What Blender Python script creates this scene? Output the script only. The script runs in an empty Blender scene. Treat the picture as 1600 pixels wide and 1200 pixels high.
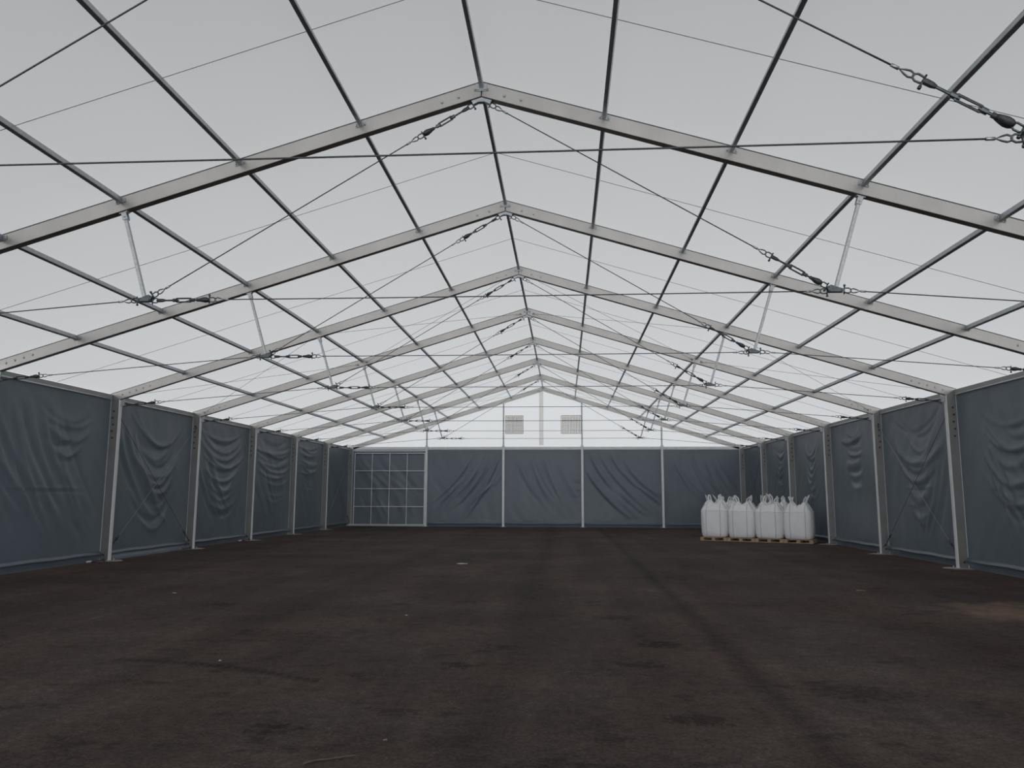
import bpy, bmesh, math, random
import numpy as np
from mathutils import Vector, Matrix

C = bpy.context.scene.collection
PI = math.pi
rng = random.Random(11)

# ------------------------------------------------------------------ camera, world, exposure
CAM = Vector((1.2614, 0.0, 1.8413))
YAW, PITCH, ROLL, FPX = 0.06709, 0.14099, 0.00282, 1223.65
cy, sy, cp, sp, cr, sr = math.cos(YAW), math.sin(YAW), math.cos(PITCH), math.sin(PITCH), math.cos(ROLL), math.sin(ROLL)
fw = Vector((-sy*cp, cy*cp, sp)); rt = Vector((cy, sy, 0)); up = rt.cross(fw)
r2 = cr*rt + sr*up; u2 = -sr*rt + cr*up
cam = bpy.data.cameras.new('camera'); camo = bpy.data.objects.new('camera', cam); C.objects.link(camo)
cam.sensor_fit = 'HORIZONTAL'; cam.sensor_width = 36.0; cam.lens = 36.0*FPX/1600.0
cam.clip_start = 0.05; cam.clip_end = 500
camo.matrix_world = Matrix(((r2.x, u2.x, -fw.x, CAM.x), (r2.y, u2.y, -fw.y, CAM.y), (r2.z, u2.z, -fw.z, CAM.z), (0, 0, 0, 1)))
bpy.context.scene.camera = camo
vs = bpy.context.scene.view_settings
vs.view_transform = 'Standard'; vs.look = 'None'; vs.gamma = 1.0; vs.exposure = 0.0; vs.use_curve_mapping = False
bpy.context.scene.cycles.max_bounces = 12
bpy.context.scene.cycles.diffuse_bounces = 5
bpy.context.scene.cycles.transparent_max_bounces = 16

wd = bpy.data.worlds.new('overcast_sky'); bpy.context.scene.world = wd; wd.use_nodes = True
nt = wd.node_tree; nt.nodes.clear()
def N(tree, typ, **kw):
    n = tree.nodes.new(typ)
    for k, v in kw.items(): setattr(n, k, v)
    return n
def M(tree, op, a, b=None, c=None, clamp=False):
    n = tree.nodes.new('ShaderNodeMath'); n.operation = op; n.use_clamp = clamp
    for i, x in enumerate((a, b, c)):
        if x is None: continue
        if isinstance(x, (int, float)): n.inputs[i].default_value = x
        else: tree.links.new(x, n.inputs[i])
    return n.outputs[0]
SKY_BASE, SKY_AHEAD, SKY_BEHIND = 0.24, 1.42, 3.1       # overcast sky, brighter low ahead; unseen low sky behind raised to light bags and walls
tc = N(nt, 'ShaderNodeTexCoord'); sx = N(nt, 'ShaderNodeSeparateXYZ'); nt.links.new(tc.outputs['Generated'], sx.inputs[0])
ahead = M(nt, 'MULTIPLY', M(nt, 'MAXIMUM', sx.outputs[1], 0.0), M(nt, 'SUBTRACT', 1.0, M(nt, 'MAXIMUM', sx.outputs[2], 0.0)))
behind = M(nt, 'MULTIPLY', M(nt, 'MAXIMUM', M(nt, 'MULTIPLY', sx.outputs[1], -1.0), 0.0), M(nt, 'SUBTRACT', 1.0, M(nt, 'ABSOLUTE', sx.outputs[2])))
st = M(nt, 'ADD', M(nt, 'MULTIPLY_ADD', ahead, SKY_AHEAD, SKY_BASE), M(nt, 'MULTIPLY', behind, SKY_BEHIND))
bg = N(nt, 'ShaderNodeBackground'); bg.inputs[0].default_value = (0.955, 0.98, 1.0, 1); nt.links.new(st, bg.inputs[1])
wo = N(nt, 'ShaderNodeOutputWorld'); nt.links.new(bg.outputs[0], wo.inputs[0])

# ------------------------------------------------------------------ dimensions of the hall
W, HE, HR, D1, BAY = 11.706, 4.684, 8.270, 11.437, 5.0
SL = (HR-HE)/W
RD, RT, CW = 0.255, 0.135, 0.28                 # rafter depth (vertical), profile thickness, column width
def FY(i): return D1 + (i-1)*BAY               # near face of arch i; arch 1 is the nearest in view
def roofz(x): return HR - SL*abs(x)
Y0, Y1 = FY(-2), FY(8)+RT
ORD = {0: 'overhead', 1: 'nearest', 2: 'second', 3: 'third', 4: 'fourth', 5: 'fifth', 6: 'sixth', 7: 'seventh', 8: 'farthest'}
def project(p):
    d = Vector(p)-CAM; z = d.dot(fw)
    if z < 0.1: return None
    return 800+FPX*d.dot(r2)/z, 600-FPX*d.dot(u2)/z
def seen(a, b, m=2):
    a, b = Vector(a), Vector(b)
    for k in range(41):
        q = project(a.lerp(b, k/40))
        if q and -m < q[0] < 1600+m and -m < q[1] < 1200+m: return True
    return False

# ------------------------------------------------------------------ materials
def mat(name):
    m = bpy.data.materials.new(name); m.use_nodes = True; t = m.node_tree; t.nodes.clear()
    o = N(t, 'ShaderNodeOutputMaterial'); return m, t, o
def ramp(t, fac, stops):
    r = N(t, 'ShaderNodeValToRGB'); t.links.new(fac, r.inputs[0])
    while len(r.color_ramp.elements) < len(stops): r.color_ramp.elements.new(0.5)
    for e, (p, c) in zip(r.color_ramp.elements, stops): e.position = p; e.color = (*c, 1)
    return r.outputs[0]
def noise(t, scale, detail=3, rough=0.55, stretch=None, coord='Object'):
    tc = N(t, 'ShaderNodeTexCoord'); n = N(t, 'ShaderNodeTexNoise'); n.inputs['Scale'].default_value = scale
    n.inputs['Detail'].default_value = detail; n.inputs['Roughness'].default_value = rough
    if stretch:
        mp = N(t, 'ShaderNodeMapping'); mp.inputs['Scale'].default_value = stretch
        t.links.new(tc.outputs[coord], mp.inputs[0]); t.links.new(mp.outputs[0], n.inputs['Vector'])
    else: t.links.new(tc.outputs[coord], n.inputs['Vector'])
    return n.outputs[0]
def simple(name, c0, c1, rough=0.5, metal=0.0, scale=6, stretch=None, bump=0.0, bscale=80, spec=0.5, rvar=0.0):
    m, t, o = mat(name); b = N(t, 'ShaderNodeBsdfPrincipled')
    n = noise(t, scale, 4, 0.6, stretch)
    t.links.new(ramp(t, n, [(0.3, c0), (0.7, c1)]), b.inputs['Base Color'])
    b.inputs['Metallic'].default_value = metal; b.inputs['Specular IOR Level'].default_value = spec
    if rvar: t.links.new(M(t, 'MULTIPLY_ADD', n, rvar, rough-rvar/2), b.inputs['Roughness'])
    else: b.inputs['Roughness'].default_value = rough
    if bump:
        bp = N(t, 'ShaderNodeBump'); bp.inputs['Strength'].default_value = bump; bp.inputs['Distance'].default_value = 0.01
        t.links.new(noise(t, bscale, 3), bp.inputs['Height']); t.links.new(bp.outputs[0], b.inputs['Normal'])
    t.links.new(b.outputs[0], o.inputs[0]); return m
MAT = {}
MAT['alu'] = simple('brushed_aluminium', (0.39, 0.375, 0.358), (0.475, 0.458, 0.44), 0.40, 1.0, 1.3, (1, 1, 1), rvar=0.15)
MAT['column'] = simple('shaded_aluminium_column', (0.25, 0.245, 0.24), (0.32, 0.315, 0.31), 0.5, 0.9, 1.3, rvar=0.12)  # same aluminium, darkened in colour for the dimmer light on the columns
MAT['eave'] = simple('grey_eave_aluminium', (0.30, 0.305, 0.30), (0.37, 0.375, 0.37), 0.5, 0.3, 1.5)
MAT['alu_light'] = simple('bright_aluminium', (0.74, 0.74, 0.73), (0.84, 0.84, 0.83), 0.45, 0.0, 2.0)
MAT['galv'] = simple('galvanised_steel', (0.36, 0.38, 0.395), (0.52, 0.545, 0.56), 0.45, 0.9, 14, None, rvar=0.2)
MAT['galv_light'] = simple('bright_galvanised_steel', (0.42, 0.435, 0.445), (0.56, 0.575, 0.585), 0.5, 0.7, 25)
MAT['fitting'] = simple('dark_steel_fitting', (0.07, 0.08, 0.088), (0.15, 0.165, 0.175), 0.4, 0.9, 20)
MAT['wire'] = simple('steel_wire_rope', (0.05, 0.052, 0.058), (0.09, 0.095, 0.10), 0.55, 0.6, 40)
MAT['thin'] = simple('thin_grey_cord', (0.14, 0.14, 0.14), (0.18, 0.18, 0.18), 0.7, 0.0, 10)
MAT['white_metal'] = simple('pale_powder_coat', (0.66, 0.675, 0.685), (0.76, 0.775, 0.785), 0.45, 0.2, 3)
MAT['bolt_dark'] = simple('dark_bolt', (0.05, 0.05, 0.055), (0.10, 0.10, 0.11), 0.5, 0.6, 30)
MAT['bolt'] = simple('zinc_bolt', (0.30, 0.31, 0.32), (0.45, 0.46, 0.47), 0.4, 0.8, 30)
MAT['bag'] = simple('woven_white_bag', (0.86, 0.865, 0.87), (0.92, 0.92, 0.92), 0.5, 0.0, 2.5, None, 0.25, 14)
MAT['strap'] = simple('white_webbing', (0.74, 0.75, 0.76), (0.84, 0.85, 0.85), 0.7, 0.0, 30)
MAT['seam'] = simple('grey_seam', (0.58, 0.59, 0.61), (0.66, 0.67, 0.69), 0.7, 0.0, 20)
MAT['wood'] = simple('pallet_wood', (0.33, 0.22, 0.13), (0.55, 0.40, 0.26), 0.75, 0.0, 5, (1, 6, 6), 0.2, 40)
MAT['concrete'] = simple('pale_mortar', (0.30, 0.27, 0.23), (0.48, 0.44, 0.39), 0.85, 0.0, 9, None, 0.4, 30)
MAT['paper'] = simple('white_scrap', (0.50, 0.50, 0.49), (0.68, 0.68, 0.66), 0.8, 0.0, 8)
MAT['pebble'] = simple('pale_pebble', (0.30, 0.28, 0.26), (0.42, 0.40, 0.37), 0.9, 0.0, 20)
MAT['twig'] = simple('dry_twig', (0.06, 0.042, 0.032), (0.11, 0.08, 0.06), 0.8, 0.0, 20)
MAT['leaf'] = simple('dry_leaf', (0.20, 0.14, 0.10), (0.28, 0.21, 0.15), 0.8, 0.0, 20)

def membrane(name, clear, trans, fac_trans, col=(1, 1, 1)):
    m, t, o = mat(name)
    n = noise(t, 0.7, 3, 0.5)
    tr = N(t, 'ShaderNodeBsdfTransparent'); tr.inputs[0].default_value = (1, 1, 1, 1)
    tl = N(t, 'ShaderNodeBsdfTranslucent'); t.links.new(ramp(t, n, [(0.3, tuple(trans*c*0.97 for c in col)), (0.7, tuple(trans*c for c in col))]), tl.inputs[0])
    df = N(t, 'ShaderNodeBsdfDiffuse'); df.inputs[0].default_value = (0.80, 0.81, 0.82, 1)
    m1 = N(t, 'ShaderNodeMixShader'); m1.inputs[0].default_value = fac_trans
    t.links.new(df.outputs[0], m1.inputs[1]); t.links.new(tl.outputs[0], m1.inputs[2])
    m2 = N(t, 'ShaderNodeMixShader'); m2.inputs[0].default_value = clear
    t.links.new(m1.outputs[0], m2.inputs[1]); t.links.new(tr.outputs[0], m2.inputs[2])
    t.links.new(m2.outputs[0], o.inputs[0]); return m
MAT['mesh'] = membrane('beige_lattice_vinyl', 0.0, 0.85, 0.62, (1.0, 0.94, 0.87))
MAT['post_shadow'] = membrane('post_shadow_band', 0.68, 0.70, 0.6, (1.0, 0.94, 0.88))  # tint of a post's shadow showing through the gable, put into the colour
MAT['roof'] = membrane('white_roof_membrane', 0.30, 0.75, 0.55)
MAT['gable'] = membrane('white_gable_membrane', 0.20, 0.80, 0.55)

def tarp_mat():
    m, t, o = mat('slate_tarpaulin'); b = N(t, 'ShaderNodeBsdfPrincipled')
    n = noise(t, 0.8, 4, 0.6)
    t.links.new(ramp(t, n, [(0.25, (0.122, 0.153, 0.185)), (0.75, (0.150, 0.185, 0.217))]), b.inputs['Base Color'])
    b.inputs['Roughness'].default_value = 0.40; b.inputs['Specular IOR Level'].default_value = 0.5
    bp = N(t, 'ShaderNodeBump'); bp.inputs['Strength'].default_value = 0.25; bp.inputs['Distance'].default_value = 0.02
    t.links.new(noise(t, 5.0, 3, 0.5), bp.inputs['Height']); t.links.new(bp.outputs[0], b.inputs['Normal'])
    t.links.new(b.outputs[0], o.inputs[0]); return m
MAT['tarp'] = tarp_mat()

def asphalt():
    m, t, o = mat('dark_asphalt'); b = N(t, 'ShaderNodeBsdfPrincipled')
    tc = N(t, 'ShaderNodeTexCoord'); s = N(t, 'ShaderNodeSeparateXYZ'); t.links.new(tc.outputs['Object'], s.inputs[0])
    X, Y = s.outputs[0], s.outputs[1]
    wob = noise(t, 0.5, 3); wob2 = noise(t, 2.6, 4, 0.65); wob3 = noise(t, 9.0, 5, 0.75)
    Xw = M(t, 'ADD', X, M(t, 'MULTIPLY_ADD', wob, 0.16, -0.08))
    big = noise(t, 0.35, 5, 0.62); fine = noise(t, 30, 6, 0.82); mid = noise(t, 7, 4, 0.7)
    streak = noise(t, 1.0, 4, 0.6, (1.2, 0.12, 1))
    val = M(t, 'ADD', M(t, 'MULTIPLY', big, 0.24), M(t, 'ADD', M(t, 'MULTIPLY', fine, 0.46), M(t, 'ADD', M(t, 'MULTIPLY', mid, 0.18), M(t, 'MULTIPLY', streak, 0.12))))
    def band(coord, c, w, soft=0.6):
        return M(t, 'SUBTRACT', 1.0, M(t, 'SMOOTH_MIN', M(t, 'DIVIDE', M(t, 'ABSOLUTE', M(t, 'SUBTRACT', coord, c)), w), 1.0, soft), clamp=True)
    dark = M(t, 'MULTIPLY', band(Xw, 3.21, 0.20), 0.09)                       # rolled seam running up the hall
    dark = M(t, 'ADD', dark, M(t, 'MULTIPLY', band(Xw, 0.62, 0.45), 0.06))      # wheel lanes
    dark = M(t, 'ADD', dark, M(t, 'MULTIPLY', band(Xw, -3.2, 0.5), 0.04))
    # curved tyre print on the left, with a tread pattern
    yc = M(t, 'MULTIPLY_ADD', M(t, 'POWER', M(t, 'MAXIMUM', M(t, 'ADD', X, 3.5), 0.0), 1.6), -0.22, 8.82)
    tread = M(t, 'MULTIPLY_ADD', M(t, 'SINE', M(t, 'MULTIPLY', X, 55.0)), 0.25, 0.75)
    inx = M(t, 'MULTIPLY', M(t, 'GREATER_THAN', X, -3.8), M(t, 'LESS_THAN', X, -1.2))
    dark = M(t, 'ADD', dark, M(t, 'MULTIPLY', M(t, 'MULTIPLY', band(Y, yc, 0.13), tread), M(t, 'MULTIPLY', inx, 0.18)))
    for (bx, by, rx, ry, k) in [(2.42, 10.24, .32, .26, .22), (2.05, 12.39, .4, .3, .15), (.08, 8.83, .24, .2, .17), (-1.05, 6.41, .28, .18, .18), (.49, 9.92, .27, .2, .14),
                                (4.05, 7.89, .5, .36, .13), (2.37, 6.91, .34, .2, .15), (2.14, 8.99, .28, .2, .15), (-4.53, 13.22, .35, .3, .14), (1.3, 5.6, .5, .3, .10), (-2.6, 10.6, .6, .4, .08)]:
        q = M(t, 'ADD', M(t, 'POWER', M(t, 'DIVIDE', M(t, 'SUBTRACT', X, bx), rx), 2.0), M(t, 'POWER', M(t, 'DIVIDE', M(t, 'SUBTRACT', Y, by), ry), 2.0))
        q = M(t, 'ADD', q, M(t, 'MULTIPLY_ADD', wob3, 7.0, -3.4))
        dark = M(t, 'ADD', dark, M(t, 'MULTIPLY', M(t, 'SUBTRACT', 1.0, q, clamp=True), k))
    patch = noise(t, 1.5, 5, 0.7, (1, 1.5, 1))
    dark = M(t, 'ADD', M(t, 'MULTIPLY', dark, 0.7), M(t, 'MULTIPLY', M(t, 'MAXIMUM', M(t, 'SUBTRACT', patch, 0.56), 0.0), 0.65))
    val = M(t, 'SUBTRACT', val, M(t, 'MULTIPLY', dark, 0.9))
    col = ramp(t, val, [(0.34, (0.016, 0.0125, 0.0118)), (0.45, (0.046, 0.0365, 0.0340)), (0.53, (0.082, 0.0655, 0.0610)), (0.66, (0.20, 0.166, 0.152))])
    # reddish patches
    red = N(t, 'ShaderNodeMix', data_type='RGBA', blend_type='MULTIPLY'); red.inputs[7].default_value = (1.10, 0.92, 0.86, 1)
    t.links.new(M(t, 'MULTIPLY_ADD', noise(t, 0.55, 4, 0.6, (1, 0.6, 1)), 3.0, -1.0, clamp=True), red.inputs[0]); t.links.new(col, red.inputs[6])
    # dusty rim along the side walls and the brown dirt on the right
    aw = M(t, 'DIVIDE', M(t, 'SUBTRACT', M(t, 'ABSOLUTE', X), 10.2), 1.4, clamp=True)
    dirt = M(t, 'MULTIPLY', aw, M(t, 'MULTIPLY_ADD', wob2, 1.2, -0.3, clamp=True))
    q = M(t, 'ADD', M(t, 'POWER', M(t, 'DIVIDE', M(t, 'SUBTRACT', X, 8.75), 1.3), 2.0), M(t, 'POWER', M(t, 'DIVIDE', M(t, 'SUBTRACT', Y, 13.3), 1.6), 2.0))
    q = M(t, 'ADD', q, M(t, 'MULTIPLY_ADD', noise(t, 1.1, 5, 0.7), 4.0, -2.0))
    dirt = M(t, 'ADD', M(t, 'MULTIPLY', dirt, 0.35), M(t, 'MULTIPLY', M(t, 'SUBTRACT', 1.0, q, clamp=True), 0.55), clamp=True)
    dm = N(t, 'ShaderNodeMix', data_type='RGBA'); t.links.new(dirt, dm.inputs[0]); t.links.new(red.outputs[2], dm.inputs[6])
    dm.inputs[7].default_value = (0.30, 0.20, 0.135, 1)
    # pale grit specks
    vo = N(t, 'ShaderNodeTexVoronoi'); vo.inputs['Scale'].default_value = 7.0; t.links.new(tc.outputs['Object'], vo.inputs['Vector'])
    sc = N(t, 'ShaderNodeSeparateColor'); t.links.new(vo.outputs['Color'], sc.inputs[0])
    speck = M(t, 'MULTIPLY', M(t, 'LESS_THAN', vo.outputs['Distance'], 0.05), M(t, 'GREATER_THAN', sc.outputs[0], 0.72))
    sm = N(t, 'ShaderNodeMix', data_type='RGBA'); t.links.new(M(t, 'MULTIPLY', speck, 0.5), sm.inputs[0]); t.links.new(dm.outputs[2], sm.inputs[6])
    sm.inputs[7].default_value = (0.30, 0.27, 0.24, 1)
    t.links.new(sm.outputs[2], b.inputs['Base Color'])
    b.inputs['Roughness'].default_value = 0.85; b.inputs['Specular IOR Level'].default_value = 0.14
    bp = N(t, 'ShaderNodeBump'); bp.inputs['Strength'].default_value = 0.7; bp.inputs['Distance'].default_value = 0.012
    t.links.new(M(t, 'ADD', fine, M(t, 'MULTIPLY', mid, 0.6)), bp.inputs['Height']); t.links.new(bp.outputs[0], b.inputs['Normal'])
    t.links.new(b.outputs[0], o.inputs[0]); return m
MAT['asphalt'] = asphalt()

# ------------------------------------------------------------------ mesh helpers
def add_box(bm, c, s, R=None):
    m = Matrix.Translation(Vector(c)) @ (R.to_4x4() if R is not None else Matrix.Identity(4)) @ Matrix.Diagonal((s[0], s[1], s[2], 1))
    return bmesh.ops.create_cube(bm, size=1.0, matrix=m)['verts']
def basis(d):
    d = Vector(d).normalized()
    a = Vector((0, 0, 1)) if abs(d.z) < 0.95 else Vector((1, 0, 0))
    x = a.cross(d).normalized(); y = d.cross(x)
    return x, y, d
def add_bar(bm, p0, p1, w, h, upv=None):
    """box bar from p0 to p1, w across, h along upv"""
    p0, p1 = Vector(p0), Vector(p1); d = (p1-p0).normalized()
    u = Vector(upv) if upv is not None else Vector((0, 0, 1))
    if abs(u.dot(d)) > 0.98: u = Vector((1, 0, 0))
    x = d.cross(u).normalized(); u = x.cross(d)
    R = Matrix((x, d, u)).transposed()
    add_box(bm, (p0+p1)/2, (w, (p1-p0).length, h), R)
def add_tube(bm, pts, r, seg=8, closed=False, cap=True, flat=1.0):
    pts = [Vector(p) for p in pts]; n = len(pts)
    rad = r if isinstance(r, (list, tuple)) else [r]*n
    rings = []; px = None
    for i in range(n):
        if closed: d = pts[(i+1) % n]-pts[i-1]
        else: d = pts[min(i+1, n-1)]-pts[max(i-1, 0)]
        d.normalize()
        if px is None: px = basis(d)[0]
        else: px = (px - d*px.dot(d)).normalized()
        py = d.cross(px)
        rings.append([bm.verts.new(pts[i]+(px*math.cos(2*PI*k/seg)+py*math.sin(2*PI*k/seg)*flat)*rad[i]) for k in range(seg)])
    m = n if closed else n-1
    for i in range(m):
        a, b = rings[i], rings[(i+1) % n]
        for k in range(seg): bm.faces.new((a[k], a[(k+1) % seg], b[(k+1) % seg], b[k]))
    if not closed and cap:
        bm.faces.new(rings[0][::-1]); bm.faces.new(rings[-1])
def add_prism(bm, poly, y0, y1):
    """polygon in XZ extruded along Y"""
    a = [bm.verts.new((x, y0, z)) for x, z in poly]; b = [bm.verts.new((x, y1, z)) for x, z in poly]
    n = len(poly)
    fs = [bm.faces.new(a), bm.faces.new(b[::-1])]
    for i in range(n): fs.append(bm.faces.new((a[i], b[i], b[(i+1) % n], a[(i+1) % n])))
    return fs
def bev(bm, w):
    bmesh.ops.bevel(bm, geom=[e for e in bm.edges], offset=w, segments=1, affect='EDGES', clamp_overlap=True)
def finish(bm, name, m, smooth=False):
    bmesh.ops.recalc_face_normals(bm, faces=bm.faces)
    me = bpy.data.meshes.new(name); bm.to_mesh(me); bm.free(); me.materials.append(MAT[m])
    if smooth: me.polygons.foreach_set('use_smooth', [True]*len(me.polygons))
    return me
def link(name, me, parent=None, loc=None, label=None):
    o = bpy.data.objects.new(name, me); C.objects.link(o)
    if parent is not None: o.parent = parent
    if loc is not None: o.location = loc
    if label: o['label'] = label
    return o
def obj(name, bm, m, parent=None, smooth=False, label=None):
    if parent is not None and parent.matrix_basis.to_translation().length >= 0:
        bmesh.ops.transform(bm, matrix=parent_world(parent).inverted(), verts=bm.verts)   # geometry is given in world space
    return link(name, finish(bm, name, m, smooth), parent, None, label)
def parent_world(p):
    m = p.matrix_basis.copy()
    while p.parent is not None:
        p = p.parent; m = p.matrix_basis @ m
    return m
def tag(o, label, cat, group=None, kind=None):
    o['label'] = label; o['category'] = cat
    if group: o['group'] = group
    if kind: o['kind'] = kind
    return o
def thing(name, label, cat, loc=(0, 0, 0), group=None, rotz=0.0):
    o = bpy.data.objects.new(name, None); C.objects.link(o); o.location = loc; o.rotation_euler = (0, 0, rotz); o.empty_display_size = 0.1
    return tag(o, label, cat, group)
def structure(name, loc=(0, 0, 0)):
    o = bpy.data.objects.new(name, None); C.objects.link(o); o.location = loc; o['kind'] = 'structure'; o.empty_display_size = 0.1
    return o
def local(parent, p):
    return parent_world(parent).inverted() @ Vector(p)

# shared bolt (axis along Y, head towards the camera)
def bolt_mesh(r):
    bm = bmesh.new()
    bmesh.ops.create_cone(bm, cap_ends=True, segments=14, radius1=r*1.5, radius2=r*1.5, depth=0.006, matrix=Matrix.Translation((0, -0.003, 0)) @ Matrix.Rotation(PI/2, 4, 'X'))
    bmesh.ops.create_cone(bm, cap_ends=True, segments=6, radius1=r, radius2=r*0.94, depth=0.016, matrix=Matrix.Translation((0, -0.014, 0)) @ Matrix.Rotation(PI/2, 4, 'X'))
    return finish(bm, 'bolt', 'bolt')
BOLT = bolt_mesh(0.020)
BOLT_DARK = BOLT.copy(); BOLT_DARK.materials.clear(); BOLT_DARK.materials.append(MAT['bolt_dark'])
def bolts(parent, pts, me=None):
    for p in pts: link('bolt', me or BOLT, parent, local(parent, p))

# ------------------------------------------------------------------ floor and roof skin
bm = bmesh.new()
v = [bm.verts.new(p) for p in ((-20.0, Y0-8, 0), (20.0, Y0-8, 0), (20.0, Y1+8.0, 0), (-20.0, Y1+8.0, 0))]; bm.faces.new(v)
fl = obj('floor', bm, 'asphalt'); fl['kind'] = 'structure'

ceiling = structure('ceiling')
for i in range(-2, 8):
    for s in (-1, 1):
        bm = bmesh.new(); nu, nv = 12, 16; g = []
        for a in range(nv+1):
            row = []
            for k in range(nu+1):
                y = FY(i)+0.06 + BAY*k/nu; x = s*(W+0.03)*a/nv
                sag = 0.035*math.sin(PI*k/nu)*math.sin(PI*min(1, a/nv))
                row.append(bm.verts.new((x, y, roofz(x)+0.012-sag*0.3)))
            g.append(row)
        for a in range(nv):
            for k in range(nu): bm.faces.new((g[a][k], g[a][k+1], g[a+1][k+1], g[a+1][k]))
        obj('roof_panel', bm, 'roof', ceiling, True)

# ------------------------------------------------------------------ wall tarpaulins with folds
def bez(p0, p1, p2, n=70):
    return np.array([[(1-t)**2*p0[0]+2*t*(1-t)*p1[0]+t*t*p2[0], (1-t)**2*p0[1]+2*t*(1-t)*p1[1]+t*t*p2[1]] for t in np.linspace(0, 1, n)])
def fold_field(U, V, folds):
    D = np.zeros_like(U)
    for (p0, p1, p2, amp, wid) in folds:
        P = bez(p0, p1, p2); n = len(P)
        best = np.full(U.shape, 1e9); t = np.zeros(U.shape)
        for j in range(n):
            dd = (U-P[j, 0])**2+(V-P[j, 1])**2; m_ = dd < best; best[m_] = dd[m_]; t[m_] = j/(n-1)
        D += amp*np.exp(-best/(2*wid*wid))*np.sqrt(np.clip(np.sin(PI*np.clip(t, 0, 1)), 0, 1)+0.02)
    return D
def rr(a, b): return rng.uniform(a, b)
def f_swag(uc, vt, n, half, drop, step, amp, wid, left=1.0):
    out = []; v = vt; k = 0
    while k < n:
        f = k/max(1, n-1); h = half*(1.05-.45*f)*rr(.65, 1.1); c = uc+rr(-.22, .22)
        d = drop*(1.0-.25*f)*rr(.75, 1.2); sgn = rng.choice((1, 1, -.7))
        out.append(((c-h*left, v+rr(-.10, .12)+d*.45*(left-1)), (c+rr(-.15, .15), v-2*d), (c+h*rr(.8, 1.1), v+rr(-.10, .12)), amp*rr(.35, 1.05)*sgn, wid*rr(.6, 1.35)))
        v -= step*rr(.6, 1.45); k += 1
    return out
def f_diag(u0, u1, n, du, vt, vb, bend, amp, wid):
    out = []
    for k in range(n):
        f = (k+rr(-.25, .25))/max(1, n-1); u = u0+(u1-u0)*f; top = vt*rr(.86, 1.0); bot = vb+rr(0, .35)*(vt-vb)*0.8
        out.append(((u, top), (u+du*bend, (top+bot)/2+rr(-.2, .2)), (u+du*rr(.8, 1.15), bot), amp*rr(.5, 1.15)*(1 if k % 3 else -1), wid*rr(.7, 1.4)))
    return out
def f_crease(u0, u1, v, amp=0.014):
    return [((u0, v+rr(-.02, .02)), ((u0+u1)/2, v+rr(-.05, .05)), (u1, v+rr(-.02, .02)), amp, 0.014), ((u0, v-0.04), ((u0+u1)/2, v-0.05), (u1, v-0.035), -amp*.8, 0.02)]
def tarp(parent, o, ud, nd, width, v0, v1, folds, skirt=True, bulge=False, nu=90, nv=78, name='fabric_panel'):
    """o: lower corner, ud along wall, nd inward normal"""
    o, ud, nd = Vector(o), Vector(ud), Vector(nd)
    us = np.linspace(0, width, nu+1); vv = np.linspace(v0, v1, nv+1)
    U, V = np.meshgrid(us, vv)
    D = fold_field(U, V, folds)
    ph = rr(0, 6)
    D += 0.012*np.sin(U*1.3+ph)*np.cos(V*1.1+ph) + 0.004*np.sin(U*5.1+V*2.0+ph) + 0.0035*np.sin(U*9.0+3.5*np.sin(V*1.3+ph)+V*3.1)*np.sin(V*1.7+U*.9)
    edge = np.clip(np.minimum(U, width-U)/0.25, 0, 1)*np.clip((v1-V)/0.2, 0, 1)*np.clip((V-v0)/0.2, 0, 1)
    D = 0.03 + np.clip(D*edge, -0.026, 0.3)
    P = np.array(o)[None, None]+U[..., None]*np.array(ud)+V[..., None]*np.array((0, 0, 1.0))+D[..., None]*np.array(nd)
    me = bpy.data.meshes.new(name)
    idx = np.arange((nu+1)*(nv+1)).reshape(nv+1, nu+1)
    F = np.stack([idx[:-1, :-1], idx[:-1, 1:], idx[1:, 1:], idx[1:, :-1]], -1).reshape(-1, 4)
    wi = np.array(parent_world(parent).inverted().to_translation())
    me.from_pydata((P.reshape(-1, 3)+wi).tolist(), [], F.tolist()); me.materials.append(MAT['tarp'])
    me.polygons.foreach_set('use_smooth', [True]*len(me.polygons)); me.update()
    ob = link(name, me, parent)
    if skirt:
        bm = bmesh.new(); pr = [(.020, v0+.075), (.055, v0+.050), (.095, v0+.005), (.100, v0-.025), (.070, v0-.040), (.030, v0-.035)]
        hr = [[bm.verts.new(o+ud*(width*k/12)+nd*a_+Vector((0, 0, b_+.008*math.sin(k*1.3+ph)))) for a_, b_ in pr] for k in range(13)]
        for k in range(12):
            for j in range(len(pr)): bm.faces.new((hr[k][j], hr[k+1][j], hr[k+1][(j+1) % len(pr)], hr[k][(j+1) % len(pr)]))
        bm.faces.new(hr[0]); bm.faces.new(hr[-1][::-1])
        obj('hem_tube', bm, 'tarp', ob, True)
        bm = bmesh.new(); prof = [(0.060, v0-0.03), (0.045, v0*0.62), (0.032, v0*0.36), (0.024, v0*0.16), (0.020, 0.004)] if not bulge else [(0.060, v0-0.03), (0.055, v0*0.62), (0.075, v0*0.36), (0.13, v0*0.16), (0.20, 0.006)]
        g = []
        for k in range(25):
            w = 1+0.16*math.sin(k*1.1+ph)
            g.append([bm.verts.new(o+ud*(width*k/24)+nd*(a*w)+Vector((0, 0, b))) for a, b in prof])
        for k in range(24):
            for j in range(len(prof)-1): bm.faces.new((g[k][j], g[k+1][j], g[k+1][j+1], g[k][j+1]))
        obj('ground_skirt', bm, 'tarp', ob, True)
    return ob
wl = structure('wall_left', (-W, Y0, 0)); wr = structure('wall_right', (W, Y0, 0)); wb = structure('wall_back', (0, FY(8), 0))
PW = BAY-RT
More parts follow.
